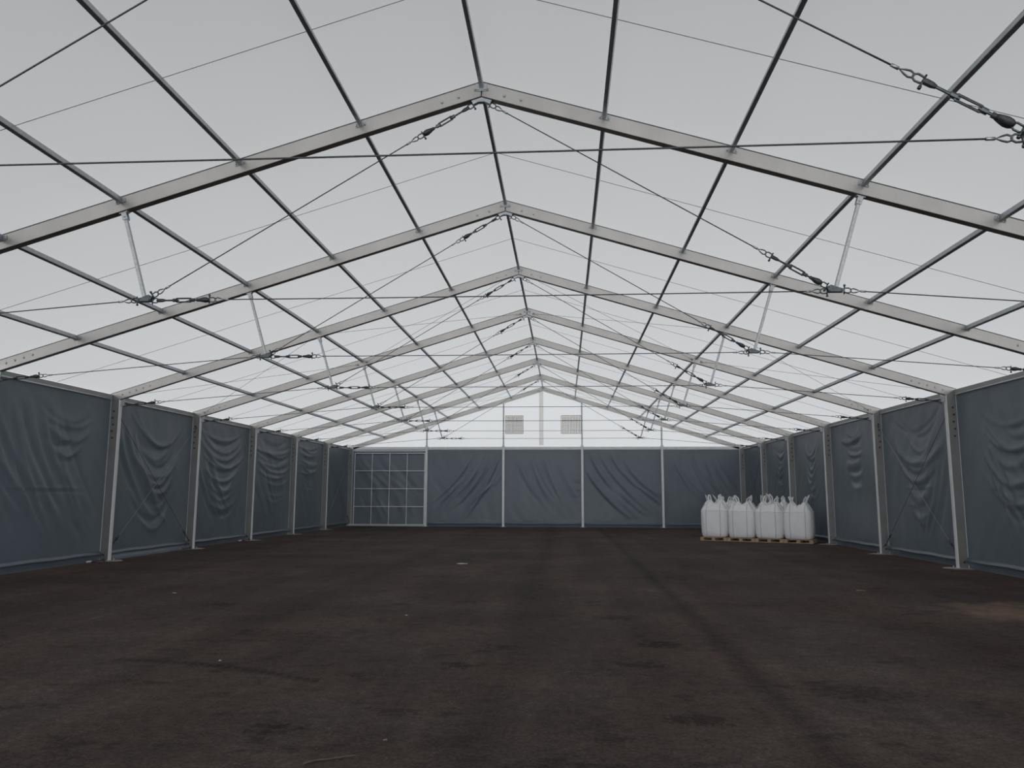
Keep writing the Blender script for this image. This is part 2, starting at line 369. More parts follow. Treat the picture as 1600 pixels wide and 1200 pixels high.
FOLDS_L = {
    2: f_diag(-.6, 2.6, 22, 2.1, 4.3, .5, .22, .030, .062) + f_swag(3.0, 4.15, 6, 1.0, .42, .24, .042, .060, 1.5) + f_crease(.8, 3.9, 1.95, .02) + f_crease(2.2, 3.8, 2.5, .02),
    3: f_swag(2.7, 4.25, 14, 1.55, .80, .21, .038, .055, 1.35) + f_diag(.2, 1.2, 8, 2.1, 4.3, .6, .16, .036, .065) + f_crease(.8, 3.9, 2.1, .025),
    4: f_swag(2.6, 4.3, 15, 1.9, .60, .20, .040, .055, 1.2) + f_diag(.2, 1.6, 9, 1.8, 3.4, .6, .22, .026, .06) + f_crease(1.6, 3.6, 2.0, .02),
    5: f_swag(2.9, 4.3, 15, 2.2, .34, .17, .042, .055, 1.1) + f_diag(.3, 2.4, 10, 1.5, 3.0, .6, .3, .020, .06),
    6: f_swag(2.6, 4.2, 14, 1.5, .16, .15, .034, .05, 1.0) + f_diag(.3, 2.4, 8, 1.5, 3.0, .6, .3, .012, .06),
    7: f_diag(.4, 3.0, 10, 1.2, 4.2, 1.0, .3, .014, .06)}
FOLDS_R = {
    2: f_swag(2.2, 4.3, 14, 1.7, .85, .20, .040, .055, 1.0) + f_crease(1.2, 3.9, 2.05, .025) + f_diag(2.6, 3.8, 7, -1.5, 3.4, .5, .3, .026, .06),
    3: f_swag(2.4, 4.3, 14, 1.6, .70, .20, .040, .055, 1.0) + f_crease(1.3, 3.6, 2.1, .025) + f_diag(.6, 1.6, 5, 1.0, 3.0, .5, .3, .02, .06),
    4: f_swag(2.5, 4.1, 12, .95, .13, .20, .046, .062, 1.0) + f_crease(1.5, 3.6, 2.0, .02),
    5: f_swag(2.5, 4.1, 14, 1.0, .60, .16, .038, .05, 1.0),
    6: f_swag(2.3, 4.2, 12, 1.0, .35, .18, .030, .05, 1.0),
    7: f_diag(.6, 3.0, 8, 1.2, 4.0, 1.0, .3, .016, .07)}
for i in range(-2, 8):
    y = FY(i)+RT
    a, b = (90, 78) if i >= 2 else (8, 8)
    tarp(wl, (-W+0.01, y, 0), (0, 1, 0), (1, 0, 0), PW, 0.20, HE-0.15, FOLDS_L.get(i, []), i >= 1, i == 3, a, b)
    tarp(wr, (W-0.01, y, 0), (0, 1, 0), (-1, 0, 0), PW, 0.20, HE-0.15, FOLDS_R.get(i, []), i >= 1, False, a, b)

# back wall: white gable skin above the beam, four tarpaulins below (the fifth bay is the gate)
GX = [-W+CW, -6.95, -2.355, 2.295, 6.95, W-CW]
YB = FY(8)
VENTS = [(-2.235, -1.20, 'left'), (1.085, 2.24, 'right')]; VZ0, VZ1 = 5.48, 6.53
bm = bmesh.new()
def skin(poly): bm.faces.new([bm.verts.new((x, YB+.10, z)) for x, z in poly])
xs = [-W+.1, -2.235, -1.20, 0.0, 1.085, 2.24, W-.1]; zb = HE-.10
for k in range(6):
    x0, x1 = xs[k], xs[k+1]
    if k in (1, 4):
        skin([(x0, zb), (x1, zb), (x1, VZ0), (x0, VZ0)]); skin([(x0, VZ1), (x1, VZ1), (x1, roofz(x1)), (x0, roofz(x0))])
    else: skin([(x0, zb), (x1, zb), (x1, roofz(x1)), (x0, roofz(x0))])
obj('gable_skin', bm, 'gable', wb)
FOLDS_B = {
    1: f_diag(2.2, 5.4, 17, -2.5, 4.4, .3, .25, .042, .062),
    2: f_diag(.6, 3.2, 11, 1.3, 4.3, 1.0, .25, .026, .06) + f_swag(4.5, 3.0, 6, .4, .08, .2, .04, .045),
    3: f_diag(-.3, 2.4, 15, 3.0, 4.5, .2, .20, .048, .068),
    4: f_diag(.3, 3.0, 12, 1.7, 4.3, .8, .25, .028, .06)}
for k in range(1, 5):
    x0, x1 = GX[k]+0.05, GX[k+1]-(0.05 if k < 4 else 0.0)
    tarp(wb, (x0, YB+0.09, 0), (1, 0, 0), (0, -1, 0), x1-x0, 0.20, HE-0.12, FOLDS_B[k], True, False, 84, 74)

# ------------------------------------------------------------------ arches: columns, rafters, ridge brackets
SIDE = {-1: 'left', 1: 'right'}
for i in range(2, 9):
    for s in (-1, 1):
        if not seen((s*W, FY(i), 0.1), (s*W, FY(i), HE)): continue
        yi = FY(i)
        t = thing('column', f'grey aluminium column at the {SIDE[s]} wall under the {ORD[i]} roof arch', 'column', (s*W, yi, 0), 'aluminium wall columns')
        zt = HE-0.06; xi = W-CW
        zin = roofz(xi)-RD
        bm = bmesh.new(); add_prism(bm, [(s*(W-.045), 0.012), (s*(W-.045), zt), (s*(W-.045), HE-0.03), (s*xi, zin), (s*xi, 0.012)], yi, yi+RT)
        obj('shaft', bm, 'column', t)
        for k, (xa, xb) in enumerate(((W+.014, W-.045), (xi+.006, xi-.014))):       # bright keder rails on both edges
            bm = bmesh.new()
            zb = HE-.02 if k == 0 else zin
            add_box(bm, (s*(xa+xb)/2, yi+RT/2, (0.012+zb)/2), (abs(xa-xb), RT+(.016 if k == 0 else .006), zb-0.012)); bev(bm, .004)
            obj('edge_rail', bm, 'alu_light', t)
        bm = bmesh.new(); add_box(bm, (s*(W-CW/2), yi+RT/2, 0.007), (CW+.22, RT+.30, .014)); bev(bm, .004)
        bp_ = obj('base_plate', bm, 'galv', t)
        for dx in (-.18, .18):
            for dy in (-.1, .22):
                bm = bmesh.new(); add_tube(bm, [(s*(W-CW/2)+dx, yi+dy, .012), (s*(W-CW/2)+dx, yi+dy, .05)], .014, 6); obj('anchor_bolt', bm, 'bolt', bp_)
        bm = bmesh.new()
        ring = [bm.verts.new((s*(W-CW/2-.05)+math.cos(a)*(.46+rng.uniform(-.1, .1)), yi+RT/2+math.sin(a)*(.36+rng.uniform(-.08, .08)), .004)) for a in [2*PI*k/22 for k in range(22)]]
        bm.faces.new(ring); ret = bmesh.ops.extrude_face_region(bm, geom=bm.faces[:]); bmesh.ops.translate(bm, vec=(0, 0, -.003), verts=[e for e in ret['geom'] if isinstance(e, bmesh.types.BMVert)])
        obj('mortar_bed', bm, 'concrete', t, label='pale uneven mortar under the base plate')
        xc = s*(W-CW/2)
        bolts(t, [(xc+s*.02*(k % 2), yi, HE-.50-.19*k) for k in range(5)]+[(xc, yi, .16)], BOLT_DARK)
PX = [1.91*k for k in range(1, 6)]
def rafter_poly(s):
    xi = W-CW
    return [(s*0.006, HR), (s*W, HE), (s*xi, roofz(xi)-RD), (s*0.006, HR-RD)]
for i in range(1, 9):
    yi = FY(i)
    for s in (-1, 1):
        t = thing('rafter', f'{SIDE[s]} sloping aluminium roof beam of the {ORD[i]} arch, ridge to eaves', 'rafter', (s*W, yi, HE), 'aluminium rafters')
        bm = bmesh.new(); add_prism(bm, rafter_poly(s), yi, yi+RT); bev(bm, .006); obj('beam', bm, 'alu', t)
        pts = [(s*x, yi, roofz(x)-RD*.58) for x in (.36, .62)]+[(s*(W-.35-.2*k), yi, roofz(W-.35-.2*k)-RD*.5) for k in range(5)]
        bm = bmesh.new(); add_prism(bm, [(s*.02, HR-SL*.02-.002), (s*(W-.01), HE+SL*.01-.002), (s*(W-.01), HE+SL*.01-.018), (s*.02, HR-SL*.02-.018)], yi-.003, yi+.01); obj('keder_groove', bm, 'bolt_dark', t, label='dark narrow groove along the top edge')
        bolts(t, pts)
        if i < 8:
            bm = bmesh.new()
            add_prism(bm, [(s*(W-CW-.02), roofz(W-CW)-RD-.004), (s*(W-CW-.13), roofz(W-CW-.13)-RD-.004), (s*(W-CW-.12), HE-.345), (s*(W-CW-.02), HE-.345)], yi+.05, yi+.075)
            obj('cable_lug', bm, 'galv', t)
    t = thing('ridge_bracket', f'galvanised ridge bracket joining both rafters at the peak of the {ORD[i]} arch', 'bracket', (0, yi, HR-.12), 'ridge brackets')
    bm = bmesh.new(); add_box(bm, (0, yi-.005, HR-.135), (.24, .008, .07)); bev(bm, .002); obj('plate', bm, 'galv', t)
    for e in (-.06, .06):
        bm = bmesh.new(); add_bar(bm, (e, yi-.012, HR-.05), (e, yi-.012, HR-.15), .05, .02, (0, 1, 0)); obj('cleat', bm, 'galv', t)
    if i < 8:
        bm = bmesh.new()
        arc = [(-.16, HR-RD-SL*.16-.006), (0, HR-RD-.004), (.16, HR-RD-SL*.16-.006), (.13, HR-RD-.115), (.05, HR-RD-.075), (-.05, HR-RD-.075), (-.13, HR-RD-.115)]
        add_prism(bm, arc, yi+.02, yi+.10); obj('gusset', bm, 'galv', t)
    bolts(t, [(-.09, yi-.009, HR-.135), (.09, yi-.009, HR-.135)])

# ------------------------------------------------------------------ purlins and eave beams, one per bay
ORDK = ['', 'first', 'second', 'third', 'fourth', 'lowest']
def bay_words(i): return f'between the {ORD[i]} and {ORD[i+1]} arches'
PH, PWD = 0.095, 0.06
for i in range(0, 8):
    ya, yb = FY(i)+RT+.004, FY(i+1)-.004
    for k in range(0, 6):
        for s in ((1,) if k == 0 else (-1, 1)):
            x = 0.0 if k == 0 else s*PX[k-1]
            zt = roofz(x)-.018 if k else HR-.02
            a, b = (x, ya, zt-PH/2), (x, yb, zt-PH/2)
            if not seen(a, b): continue
            lab = f'dark square ridge purlin {bay_words(i)}' if k == 0 else f'grey purlin {ORDK[k]} down from ridge on the {SIDE[s]}, {bay_words(i)}'
            t = thing('purlin', lab, 'purlin', (x, ya, zt-PH), 'galvanised roof purlins')
            upv = (0, 0, 1) if k == 0 else (s*SL, 0, 1)
            bm = bmesh.new(); add_bar(bm, a, b, PWD, PH, upv); bev(bm, .004); obj('tube', bm, 'galv', t)
            if k:
                for yy, sg in ((yb, -1),) if i == 0 else ((ya, 1), (yb, -1)):
                    bm = bmesh.new(); y_ = yy+sg*.004
                    R = Matrix.Rotation(math.atan(SL)*s, 3, 'Y')
                    add_box(bm, (x, y_, zt-PH*.62), (.17, .008, .075), R)
                    for dx in (-.055, .055):
                        add_box(bm, (x+dx, y_+sg*.02, zt-PH*.62-SL*s*dx), (.006, .04, .06), R)
                        add_tube(bm, [(x+dx*1.25, y_, zt-PH*.75-SL*s*dx), (x+dx*1.25, y_+sg*.016, zt-PH*.75-SL*s*dx)], .012, 6)
                    obj('bracket', bm, 'galv', t)
for i in range(1, 8):
    for s in (-1, 1):
        a, b = (s*(W-.04), FY(i)+RT+.002, HE-.085), (s*(W-.04), FY(i+1)-.002, HE-.085)
        if not seen(a, b): continue
        t = thing('eave_beam', f'light grey eave beam along the {SIDE[s]} wall top {bay_words(i)}', 'beam', a, 'eave beams')
        bm = bmesh.new(); add_bar(bm, a, b, .07, .12); bev(bm, .006); obj('tube', bm, 'eave', t)
        bm = bmesh.new(); add_tube(bm, [(s*(W-.10), a[1]+.1, HE-.165), (s*(W-.10), b[1]-.1, HE-.165)], .018, 8); obj('keder_tube', bm, 'white_metal', t, True)

# thin cords under the roof skin halfway along every bay
for i in range(0, 8):
    ym = FY(i)+RT/2+BAY/2
    bm = bmesh.new()
    for s in (-1, 1):
        add_tube(bm, [(s*x, ym, roofz(x)-.012-.0045*math.sin(PI*x/W)) for x in np.linspace(0.02, W-.03, 13)], .0045, 5)
    o = obj('thin_wire', bm, 'thin'); tag(o, f'thin grey wire under the white roof skin midway {bay_words(i)}', 'wire', 'thin roof wires')

# ------------------------------------------------------------------ cables
def ring_pts(c, ax, side, rl, rw, n=14):
    return [c+ax*(math.cos(2*PI*k/n)*rl)+side*(math.sin(2*PI*k/n)*rw) for k in range(n)]
def cable(name, label, cat, group, p0, p1, turn=None, r=.0085, fs=1.0, sag=0.0, wm='wire', rev=True):
    """wire rope from p0 to p1 with thimbles, shackles and, at one end, a turnbuckle"""
    p0, p1 = Vector(p0), Vector(p1); d = (p1-p0).normalized(); L = (p1-p0).length
    t = thing(name, label, cat, p0, group)
    def end(o, dv, tb):
        sd = Vector((0, 1, 0)); sd = (sd-dv*sd.dot(dv))
        sd = sd.normalized() if sd.length > .1 else basis(dv)[0]
        vd = dv.cross(sd); f = fs; q = 0.0
        def shackle(q):
            bm = bmesh.new(); c = o+dv*(q+.055*f)
            u = [c-dv*.05*f+vd*.030*f, c-dv*.02*f+vd*.034*f, c+dv*.02*f+vd*.036*f, c+dv*.045*f+vd*.02*f, c+dv*.052*f, c+dv*.045*f-vd*.02*f, c+dv*.02*f-vd*.036*f, c-dv*.02*f-vd*.034*f, c-dv*.05*f-vd*.030*f]
            add_tube(bm, u, .010*f, 7); add_tube(bm, [c-dv*.045*f-vd*.06*f, c-dv*.045*f+vd*.07*f], .010*f, 7)
            add_tube(bm, [c-dv*.045*f+vd*.06*f, c-dv*.045*f+vd*.085*f], .017*f, 6)
            obj('shackle', bm, 'fitting', t, True)
        shackle(q); q += .10*f
        if tb:
            bm = bmesh.new()
            LT_ = .81*f
            def at(u): return o+dv*(q+(LT_-u*f if rev else u*f))
            bm = bmesh.new(); c0, c1 = .26, .54                  # open turnbuckle body
            for e in (-1, 1): add_tube(bm, [at(c0)+vd*.006*e, at(c0+.03)+vd*.028*f*e, at(c1-.03)+vd*.028*f*e, at(c1)+vd*.006*e], .012*f, 6)
            for c in (c0, c1): add_tube(bm, [at(c-.03), at(c+.03)], .028*f, 8)
            tb_ = obj('turnbuckle', bm, 'fitting', t)
            bm = bmesh.new()                                     # dark forked jaw, tapering to the rod
            for e in (-1, 1): add_tube(bm, [at(u)+sd*.016*f*e for u in (-.01, .02, .06, .10, .15)], [.020*f, .035*f, .040*f, .033*f, .020*f], 10, flat=1.0)
            add_tube(bm, [at(.13), at(.19)], .026*f, 8)
            obj('jaw', bm, 'wire', tb_, True)
            for u0, u1 in ((.17, .31), (.48, .74)):
                bm = bmesh.new(); add_tube(bm, [at(u0), at(u1)], .014*f, 7); obj('threaded_rod', bm, 'fitting', tb_)
            bm = bmesh.new(); add_tube(bm, [at(.70), at(.74), at(.80), at(.83)], [.018*f, .028*f, .030*f, .020*f], 8); obj('eye_end', bm, 'wire', tb_)
            q += .17*f+.37*f+.27*f
            o2 = o; shackle(q); q += .10*f
        bm = bmesh.new(); c = o+dv*(q+.055*f)                    # teardrop thimble and pressed sleeve
        tear = [c-dv*.055*f, c-dv*.045*f+vd*.022*f, c-dv*.015*f+vd*.032*f, c+dv*.025*f+vd*.022*f, c+dv*.08*f, c+dv*.025*f-vd*.022*f, c-dv*.015*f-vd*.032*f, c-dv*.045*f-vd*.022*f]
        add_tube(bm, tear, .009*f, 6, closed=True); obj('thimble', bm, 'fitting', t, True)
        bm = bmesh.new(); e0 = c+dv*.085*f; add_tube(bm, [e0, e0+dv*.075*f], .016*f, 8); obj('sleeve', bm, 'galv', t, True)
        return e0+dv*.07*f
    a = end(p0, d, turn == 's'); b = end(p1, -d, turn == 'e')
    bm = bmesh.new(); n = 9
    add_tube(bm, [a.lerp(b, k/(n-1))-Vector((0, 0, sag*4*(k/(n-1))*(1-k/(n-1)))) for k in range(n)], r, 7); obj('wire', bm, wm, t, True)
    return t
XN, ZN, ZRA, XTOP = 5.25, 4.84, HR-RD-.10, 5.69
for i in range(0, 8):
    yc = FY(i)+RT/2
    for s in (-1, 1):
        top = Vector((s*XTOP, yc, roofz(XTOP)-RD-.004)); bot = Vector((s*XN, yc, ZN))
        if seen(top, bot, 30) :
            t = thing('hanger_strut', f'short galvanised strut hanging below the {SIDE[s]} rafter of the {ORD[i]} arch', 'strut', top, 'hanger struts')
            d = (bot-top).normalized()
            bm = bmesh.new(); add_bar(bm, top+d*.05, bot, .052, .052, (0, 1, 0)); bev(bm, .006); obj('tube', bm, 'galv_light', t)
            bm = bmesh.new(); R = Matrix.Rotation(math.atan(SL)*s, 3, 'Y'); add_box(bm, top+Vector((0, 0, -.008)), (.13, .09, .014), R)
            for e in (-1, 1): add_bar(bm, top+Vector((0, e*.036, 0)), top+d*.13+Vector((0, e*.036, 0)), .08, .010, (0, 1, 0))
            add_tube(bm, [top+d*.08+Vector((0, -.06, 0)), top+d*.08+Vector((0, .06, 0))], .016, 7); obj('clevis', bm, 'galv_light', t)
            bm = bmesh.new(); yy = yc
            add_prism(bm, [(s*(XN-.10), ZN-.03), (s*(XN-.13), ZN+.045), (s*(XN-.07), ZN+.075), (s*(XN+.05), ZN+.03), (s*(XN+.12), ZN+.012), (s*(XN+.11), ZN-.03)], yy-.045, yy-.033)
            add_prism(bm, [(s*(XN-.10), ZN-.03), (s*(XN-.13), ZN+.045), (s*(XN-.07), ZN+.075), (s*(XN+.05), ZN+.03), (s*(XN+.12), ZN+.012), (s*(XN+.11), ZN-.03)], yy+.033, yy+.045)
            for px_, pz in ((XN-.09, ZN+.045), (XN-.08, ZN-.01), (XN+.09, ZN-.008)): add_tube(bm, [(s*px_, yy-.06, pz), (s*px_, yy+.06, pz)], .016, 7)
            obj('node_plate', bm, 'fitting', t)
        lst = [('ridge', (s*.13, yc, ZRA), (s*(XN-.11), yc, ZN+.055), 's' if s < 0 else 'e', f'diagonal tie cable from the ridge down to the {SIDE[s]} strut of the {ORD[i]} arch'),
               ('eave', (s*(W-CW-.10), yc, HE-.32), (s*(XN+.12), yc, ZN-.002), 's', f'tie cable from the {SIDE[s]} column top to the strut of the {ORD[i]} arch')]
        for kind, a, b, tb, lab in lst:
            if seen(a, b, 0): cable('tie_cable', lab, 'cable', 'arch tie cables', a, b, tb, rev=not (kind == 'ridge' and s > 0))
    cable('tie_cable', f'level tie cable spanning between both struts of the {ORD[i]} arch', 'cable', 'arch tie cables', (-XN+.11, yc, ZN-.012), (XN-.11, yc, ZN-.012), 's' if i else None, sag=.008)
# roof cross bracing in two bays, wall cross bracing below it
for i in (3, 7):
    ya, yb = FY(i)+RT+.02, FY(i+1)-.02
    for s in (-1, 1):
        def rp(x, y): return (s*x, y, roofz(x)-.165)
        for nm, x0, x1 in (('lower', W-CW-.15, 5.86), ('upper', 5.60, .20)):
            for a, b, w in ((rp(x0, ya), rp(x1, yb), 'rising away from the camera'), (rp(x0, yb), rp(x1, ya), 'rising towards the camera')):
                cable('roof_brace', f'thin roof bracing cable {w}, {nm} {SIDE[s]} slope, {ORD[i]} to {ORD[i+1]} arch', 'cable', 'roof bracing cables', a, b, None, .0045, .5)
        for za, zb, w in ((.25, HE-.55, 'rising away from the camera'), (HE-.55, .25, 'falling away from the camera')):
            a, b = (s*(W-.17), ya, za), (s*(W-.17), yb, zb)
            cable('wall_brace', f'thin bracing cable {w}, {SIDE[s]} wall, {ORD[i]} to {ORD[i+1]} arch', 'cable', 'wall bracing cables', a, b, 's' if za < 1 else 'e', .0055, .6, 0.0, 'galv' if za < 1 else 'wire')

# ------------------------------------------------------------------ back wall frame, gate, vents
t = thing('gable_beam', 'long white horizontal beam across the back wall above the dark tarpaulins', 'beam', (0, YB+.05, HE-.06))
bm = bmesh.new(); add_box(bm, (0, YB+.045, HE-.075), (2*(W-CW)-.02, .09, .145)); bev(bm, .006); obj('beam', bm, 'white_metal', t)
bm = bmesh.new(); add_box(bm, (0, YB+.03, HE-.17), (2*(W-CW)-.02, .03, .03)); bev(bm, .004); obj('tarp_rail', bm, 'alu_light', t)
names = ['beside the gate', 'second from the gate', 'third from the gate', 'nearest the white bags']
for k in range(1, 5):
    x = GX[k]
    t = thing('gable_post', f'slim pale back wall post {names[k-1]}', 'post', (x, YB, 0), 'back wall posts')
    bm = bmesh.new(); add_box(bm, (x, YB-.02, (HE-.06)/2+.012), (.135, .12, HE-.06)); bev(bm, .006); obj('lower_post', bm, 'white_metal', t)
    zt = roofz(x)-RD-.02
    bm = bmesh.new(); add_box(bm, (x, YB-.03, (HE-.05+zt)/2), (.085, .05, zt-HE+.03)); bev(bm, .005); obj('upper_post', bm, 'galv', t, label='narrower grey upper post on the white gable')
    bm = bmesh.new(); add_box(bm, (x, YB-.02, .006), (.34, .26, .012)); bev(bm, .003); obj('base_plate', bm, 'galv', t)
    bm = bmesh.new(); add_box(bm, (x, YB-.06, HE-.02), (.16, .05, .20)); bev(bm, .006); obj('joint_plate', bm, 'white_metal', t)
t = thing('ridge_post_shadow', 'pale beige band, painted shadow of an outside post on the white gable under the peak', 'post', (0, YB+.06, HE+.08))  # inside strips stand for the shadow of a post behind the skin
bm = bmesh.new(); add_box(bm, (-.15, YB+.07, (HE+.10+HR-RD-.02)/2), (.17, .04, HR-RD-.02-HE-.10)); bev(bm, .006); obj('post', bm, 'post_shadow', t)
bm = bmesh.new(); add_box(bm, (-.02, YB+.075, (HE+.10+HR-RD-.05)/2), (.07, .03, HR-RD-.05-HE-.10)); bev(bm, .006); obj('shadow_strip', bm, 'post_shadow', t)
for x0, x1, w in VENTS:
    t = thing('gable_vent', f'square beige lattice vent on the {w} half of the white gable', 'vent', ((x0+x1)/2, YB+.08, 5.48), 'gable vents')
    z0, z1 = VZ0, VZ1; n = 13
    bm = bmesh.new()
    for k in range(1, n):
        add_box(bm, (x0+(x1-x0)*k/n, YB+.075, (z0+z1)/2), (.046, .012, z1-z0)); add_box(bm, ((x0+x1)/2, YB+.075, z0+(z1-z0)*k/n), (x1-x0, .012, .046))
    obj('lattice', bm, 'mesh', t)
    bm = bmesh.new()
    for a, b in (((x0, z0), (x1, z0)), ((x1, z0), (x1, z1)), ((x1, z1), (x0, z1)), ((x0, z1), (x0, z0))): add_bar(bm, (a[0], YB+.072, a[1]), (b[0], YB+.072, b[1]), .05, .03, (0, 1, 0))
    obj('frame', bm, 'mesh', t)

gx0, gx1, gz0, gz1 = -11.28, -7.05, .10, 4.31
door = structure('door_1', ((gx0+gx1)/2, YB, 0))
tarp(door, (-W+CW-.01, YB+.07, 0), (1, 0, 0), (0, -1, 0), GX[1]+.05+W-CW+.01, .005, 4.56, f_diag(-.1, 2.4, 10, 1.9, 4.2, 1.6, .4, .022, .09)+f_diag(.5, 3, 6, .9, 2.2, .3, .4, .015, .08), False, False, 84, 84, 'gate_tarpaulin')
bm = bmesh.new()
for x in (gx0, gx1): add_bar(bm, (x, YB-.03, gz0), (x, YB-.03, gz1), .042, .05, (0, 1, 0))
for z in (gz0, gz1): add_bar(bm, (gx0-.03, YB-.03, z), (gx1+.03, YB-.03, z), .05, .042, (0, 0, 1))
obj('gate_frame', bm, 'white_metal', door)
for k in range(1, 4):
    x = gx0+(gx1-gx0)*k/4
    bm = bmesh.new(); add_bar(bm, (x, YB-.03, gz0+.02), (x, YB-.03, gz1-.02), .03, .03, (0, 1, 0)); obj('upright', bm, 'white_metal', door)
    z = gz0+(gz1-gz0)*k/4
    bm = bmesh.new(); add_bar(bm, (gx0+.02, YB-.034, z), (gx1-.02, YB-.034, z), .036, .036, (0, 0, 1)); obj('crossbar', bm, 'white_metal', door)
bm = bmesh.new(); add_box(bm, ((gx0+gx1)/2, YB-.03, .035), (gx1-gx0+.14, .14, .06)); bev(bm, .005); obj('floor_track', bm, 'galv', door)
bm = bmesh.new(); add_box(bm, ((gx0+gx1)/2, YB-.03, 4.44), (gx1-gx0+.14, .10, .08)); bev(bm, .005); obj('top_track', bm, 'galv', door)

# ------------------------------------------------------------------ pallets and bulk bags
A0, B0 = Vector((6.86, 33.55, 0)), Vector((10.86, 31.62, 0))
rowd = (B0-A0).normalized(); perp = Vector((-rowd.y, rowd.x, 0)); PIT = (B0-A0).length/4
ang = math.atan2(rowd.y, rowd.x)
def pallet(loc, rz, label):
    t = thing('pallet', label, 'pallet', loc, 'wooden pallets', rz)
    def part(n, c, s):
        bm = bmesh.new(); add_box(bm, c, s); bev(bm, .004); o = link(n, finish(bm, n, 'wood'), t)
        return o
    L, Wd = PIT-.012, 1.0
    for k in range(3): part('runner_board', (0, -Wd/2+.05+k*(Wd-.10)/2, .011), (L, .10, .022))
    for a in range(3):
        for k in range(3): part('block', ((a-1)*(L/2-.0725), (k-1)*(Wd/2-.05), .061), (.145, .10, .078))
        part('stringer_board', ((a-1)*(L/2-.0725), 0, .111), (.145, Wd, .022))
    for k in range(7): part('deck_board', (0, -Wd/2+.05+k*(Wd-.10)/6, .133), (L, .10 if k % 3 == 0 else .085, .022))
    return t
BAGP = [(.40, 0.0, 5), (.48, .015, 5), (.515, .06, 5), (.535, .20, 5), (.545, .45, 4.8), (.55, .75, 4.8), (.545, 1.0, 5), (.540, 1.09, 5), (.515, 1.14, 4.8), (.465, 1.24, 4.2), (.415, 1.34, 3.8), (.365, 1.43, 3.4), (.315, 1.47, 3), (.24, 1.42, 2.4), (.13, 1.36, 2), (.02, 1.34, 2)]
def bag_r(a, r, e):
    return r*((abs(math.cos(a))**e+abs(math.sin(a))**e)**(-1/e)*.93+.07)
def bag_mesh(seed, hs):
    r_ = random.Random(seed); bm = bmesh.new(); n = 80; rings = []
    ph = [r_.uniform(0, 6) for _ in range(6)]
    for j, (r, z, e) in enumerate(BAGP):
        z *= hs; ring = []
        for k in range(n):
            a = 2*PI*k/n; rad = bag_r(a, r, e)
            corner = max(0.0, -math.cos(4*a))**1.5
            if j >= 9:
                f = min(1, (j-8)/3)*(1 if j < 13 else max(0, (15-j)/3))
                rad *= 1+.07*f*math.sin(9*a+ph[0]+j*.35)+.05*f*math.sin(17*a+ph[1]+j*.6)-.10*f*(1-corner)
                zz = z+hs*f*(.05*corner-.10*(1-corner))+.03*f*math.sin(7*a+ph[2]+j*.9)+.025*f*math.sin(15*a+ph[5]+j*1.7)
            else:
                zz = z; rad *= 1+.008*math.sin(3*a+ph[3]+j*.5)+.005*math.sin(11*a+ph[4]+j)
                if 2 < j < 8: rad += .006*math.sin(z*24+ph[5]+2*math.sin(a*2))
            ring.append(bm.verts.new((rad*math.cos(a), rad*math.sin(a), zz)))
        rings.append(ring)
    for j in range(len(rings)-1):
        for k in range(n): bm.faces.new((rings[j][k], rings[j][(k+1) % n], rings[j+1][(k+1) % n], rings[j+1][k]))
    bm.faces.new(rings[0][::-1]); bm.faces.new(rings[-1])
    add_tube(bm, [Vector((bag_r(2*PI*k/60, .543, 5)*math.cos(2*PI*k/60), bag_r(2*PI*k/60, .543, 5)*math.sin(2*PI*k/60), 1.095*hs+.012*math.sin(k*.7+ph[1]))) for k in range(60)], .012, 6, closed=True)   # hem where the top skirt is sewn on
    return finish(bm, 'sack', 'bag', True)
def bulk_bag(loc, rz, seed, label, hs=1.0):
    t = thing('bulk_bag', label, 'bag', loc, 'white bulk bags', rz)
    r_ = random.Random(seed*7+1)
    link('sack', bag_mesh(seed, hs), t)
    for q in range(4):
        a = PI/4+q*PI/2; c, s = math.cos(a), math.sin(a)
        bm = bmesh.new()
        for da in (-.30, .30):                      # webbing sewn down both sides of each corner
            pts = []
            for j in range(2, 12):
                r, z, e = BAGP[j]; aa = a+da*(1 if j < 9 else 1-.22*(j-8)); q_ = bag_r(aa, r, e)+.008
                pts.append((q_*math.cos(aa), q_*math.sin(aa), z*hs+(.02 if j > 8 else 0)))
            add_tube(bm, pts, .013, 5)
        o = link('corner_strap', finish(bm, 'corner_strap', 'seam', True), t)
        bm = bmesh.new(); lean = r_.uniform(-.20, .10); hgt = r_.uniform(.18, .32); sw = r_.uniform(-.12, .12)
        b0 = Vector((.36*c, .36*s, 1.47*hs)); tdir = Vector((-s, c, 0)); inn = Vector((-c, -s, 0))
        pts = [b0-tdir*.06-Vector((0, 0, .14))-inn*.06, b0-tdir*.045, b0-tdir*.05+inn*lean*.5+Vector((0, 0, hgt*.6)), b0+tdir*sw*.4+inn*lean+Vector((0, 0, hgt)), b0+tdir*(.05+sw*.4)+inn*lean+Vector((0, 0, hgt*.92)), b0+tdir*.06+inn*lean*.5+Vector((0, 0, hgt*.5)), b0+tdir*.05, b0+tdir*.07-Vector((0, 0, .14))-inn*.06]
        add_tube(bm, pts, .030, 8, flat=.5)
        link('lifting_loop', finish(bm, 'lifting_loop', 'strap', True), t)
    return t
pos = []
LAB_F = ['leftmost white bulk bag in the front row on the pallets', 'second white bulk bag from the left in the front row', 'third white bulk bag from the left in the front row', 'rightmost white bulk bag in the front row, by the wall columns']
LAB_P = ['leftmost wooden pallet of the front row under a bulk bag', 'second wooden pallet from the left under the front bags', 'third wooden pallet from the left under the front bags', 'rightmost wooden pallet of the front row under a bulk bag']
for k in range(4):
    c = A0+rowd*PIT*(k+.5)+perp*.50
    pallet((c.x, c.y, 0), ang, LAB_P[k]); bulk_bag((c.x+rng.uniform(-.03, .03), c.y+rng.uniform(-.03, .03), .146), ang+[.05, -.03, .02, .06][k], 20+k, LAB_F[k], [1.0, .98, .97, .97][k])
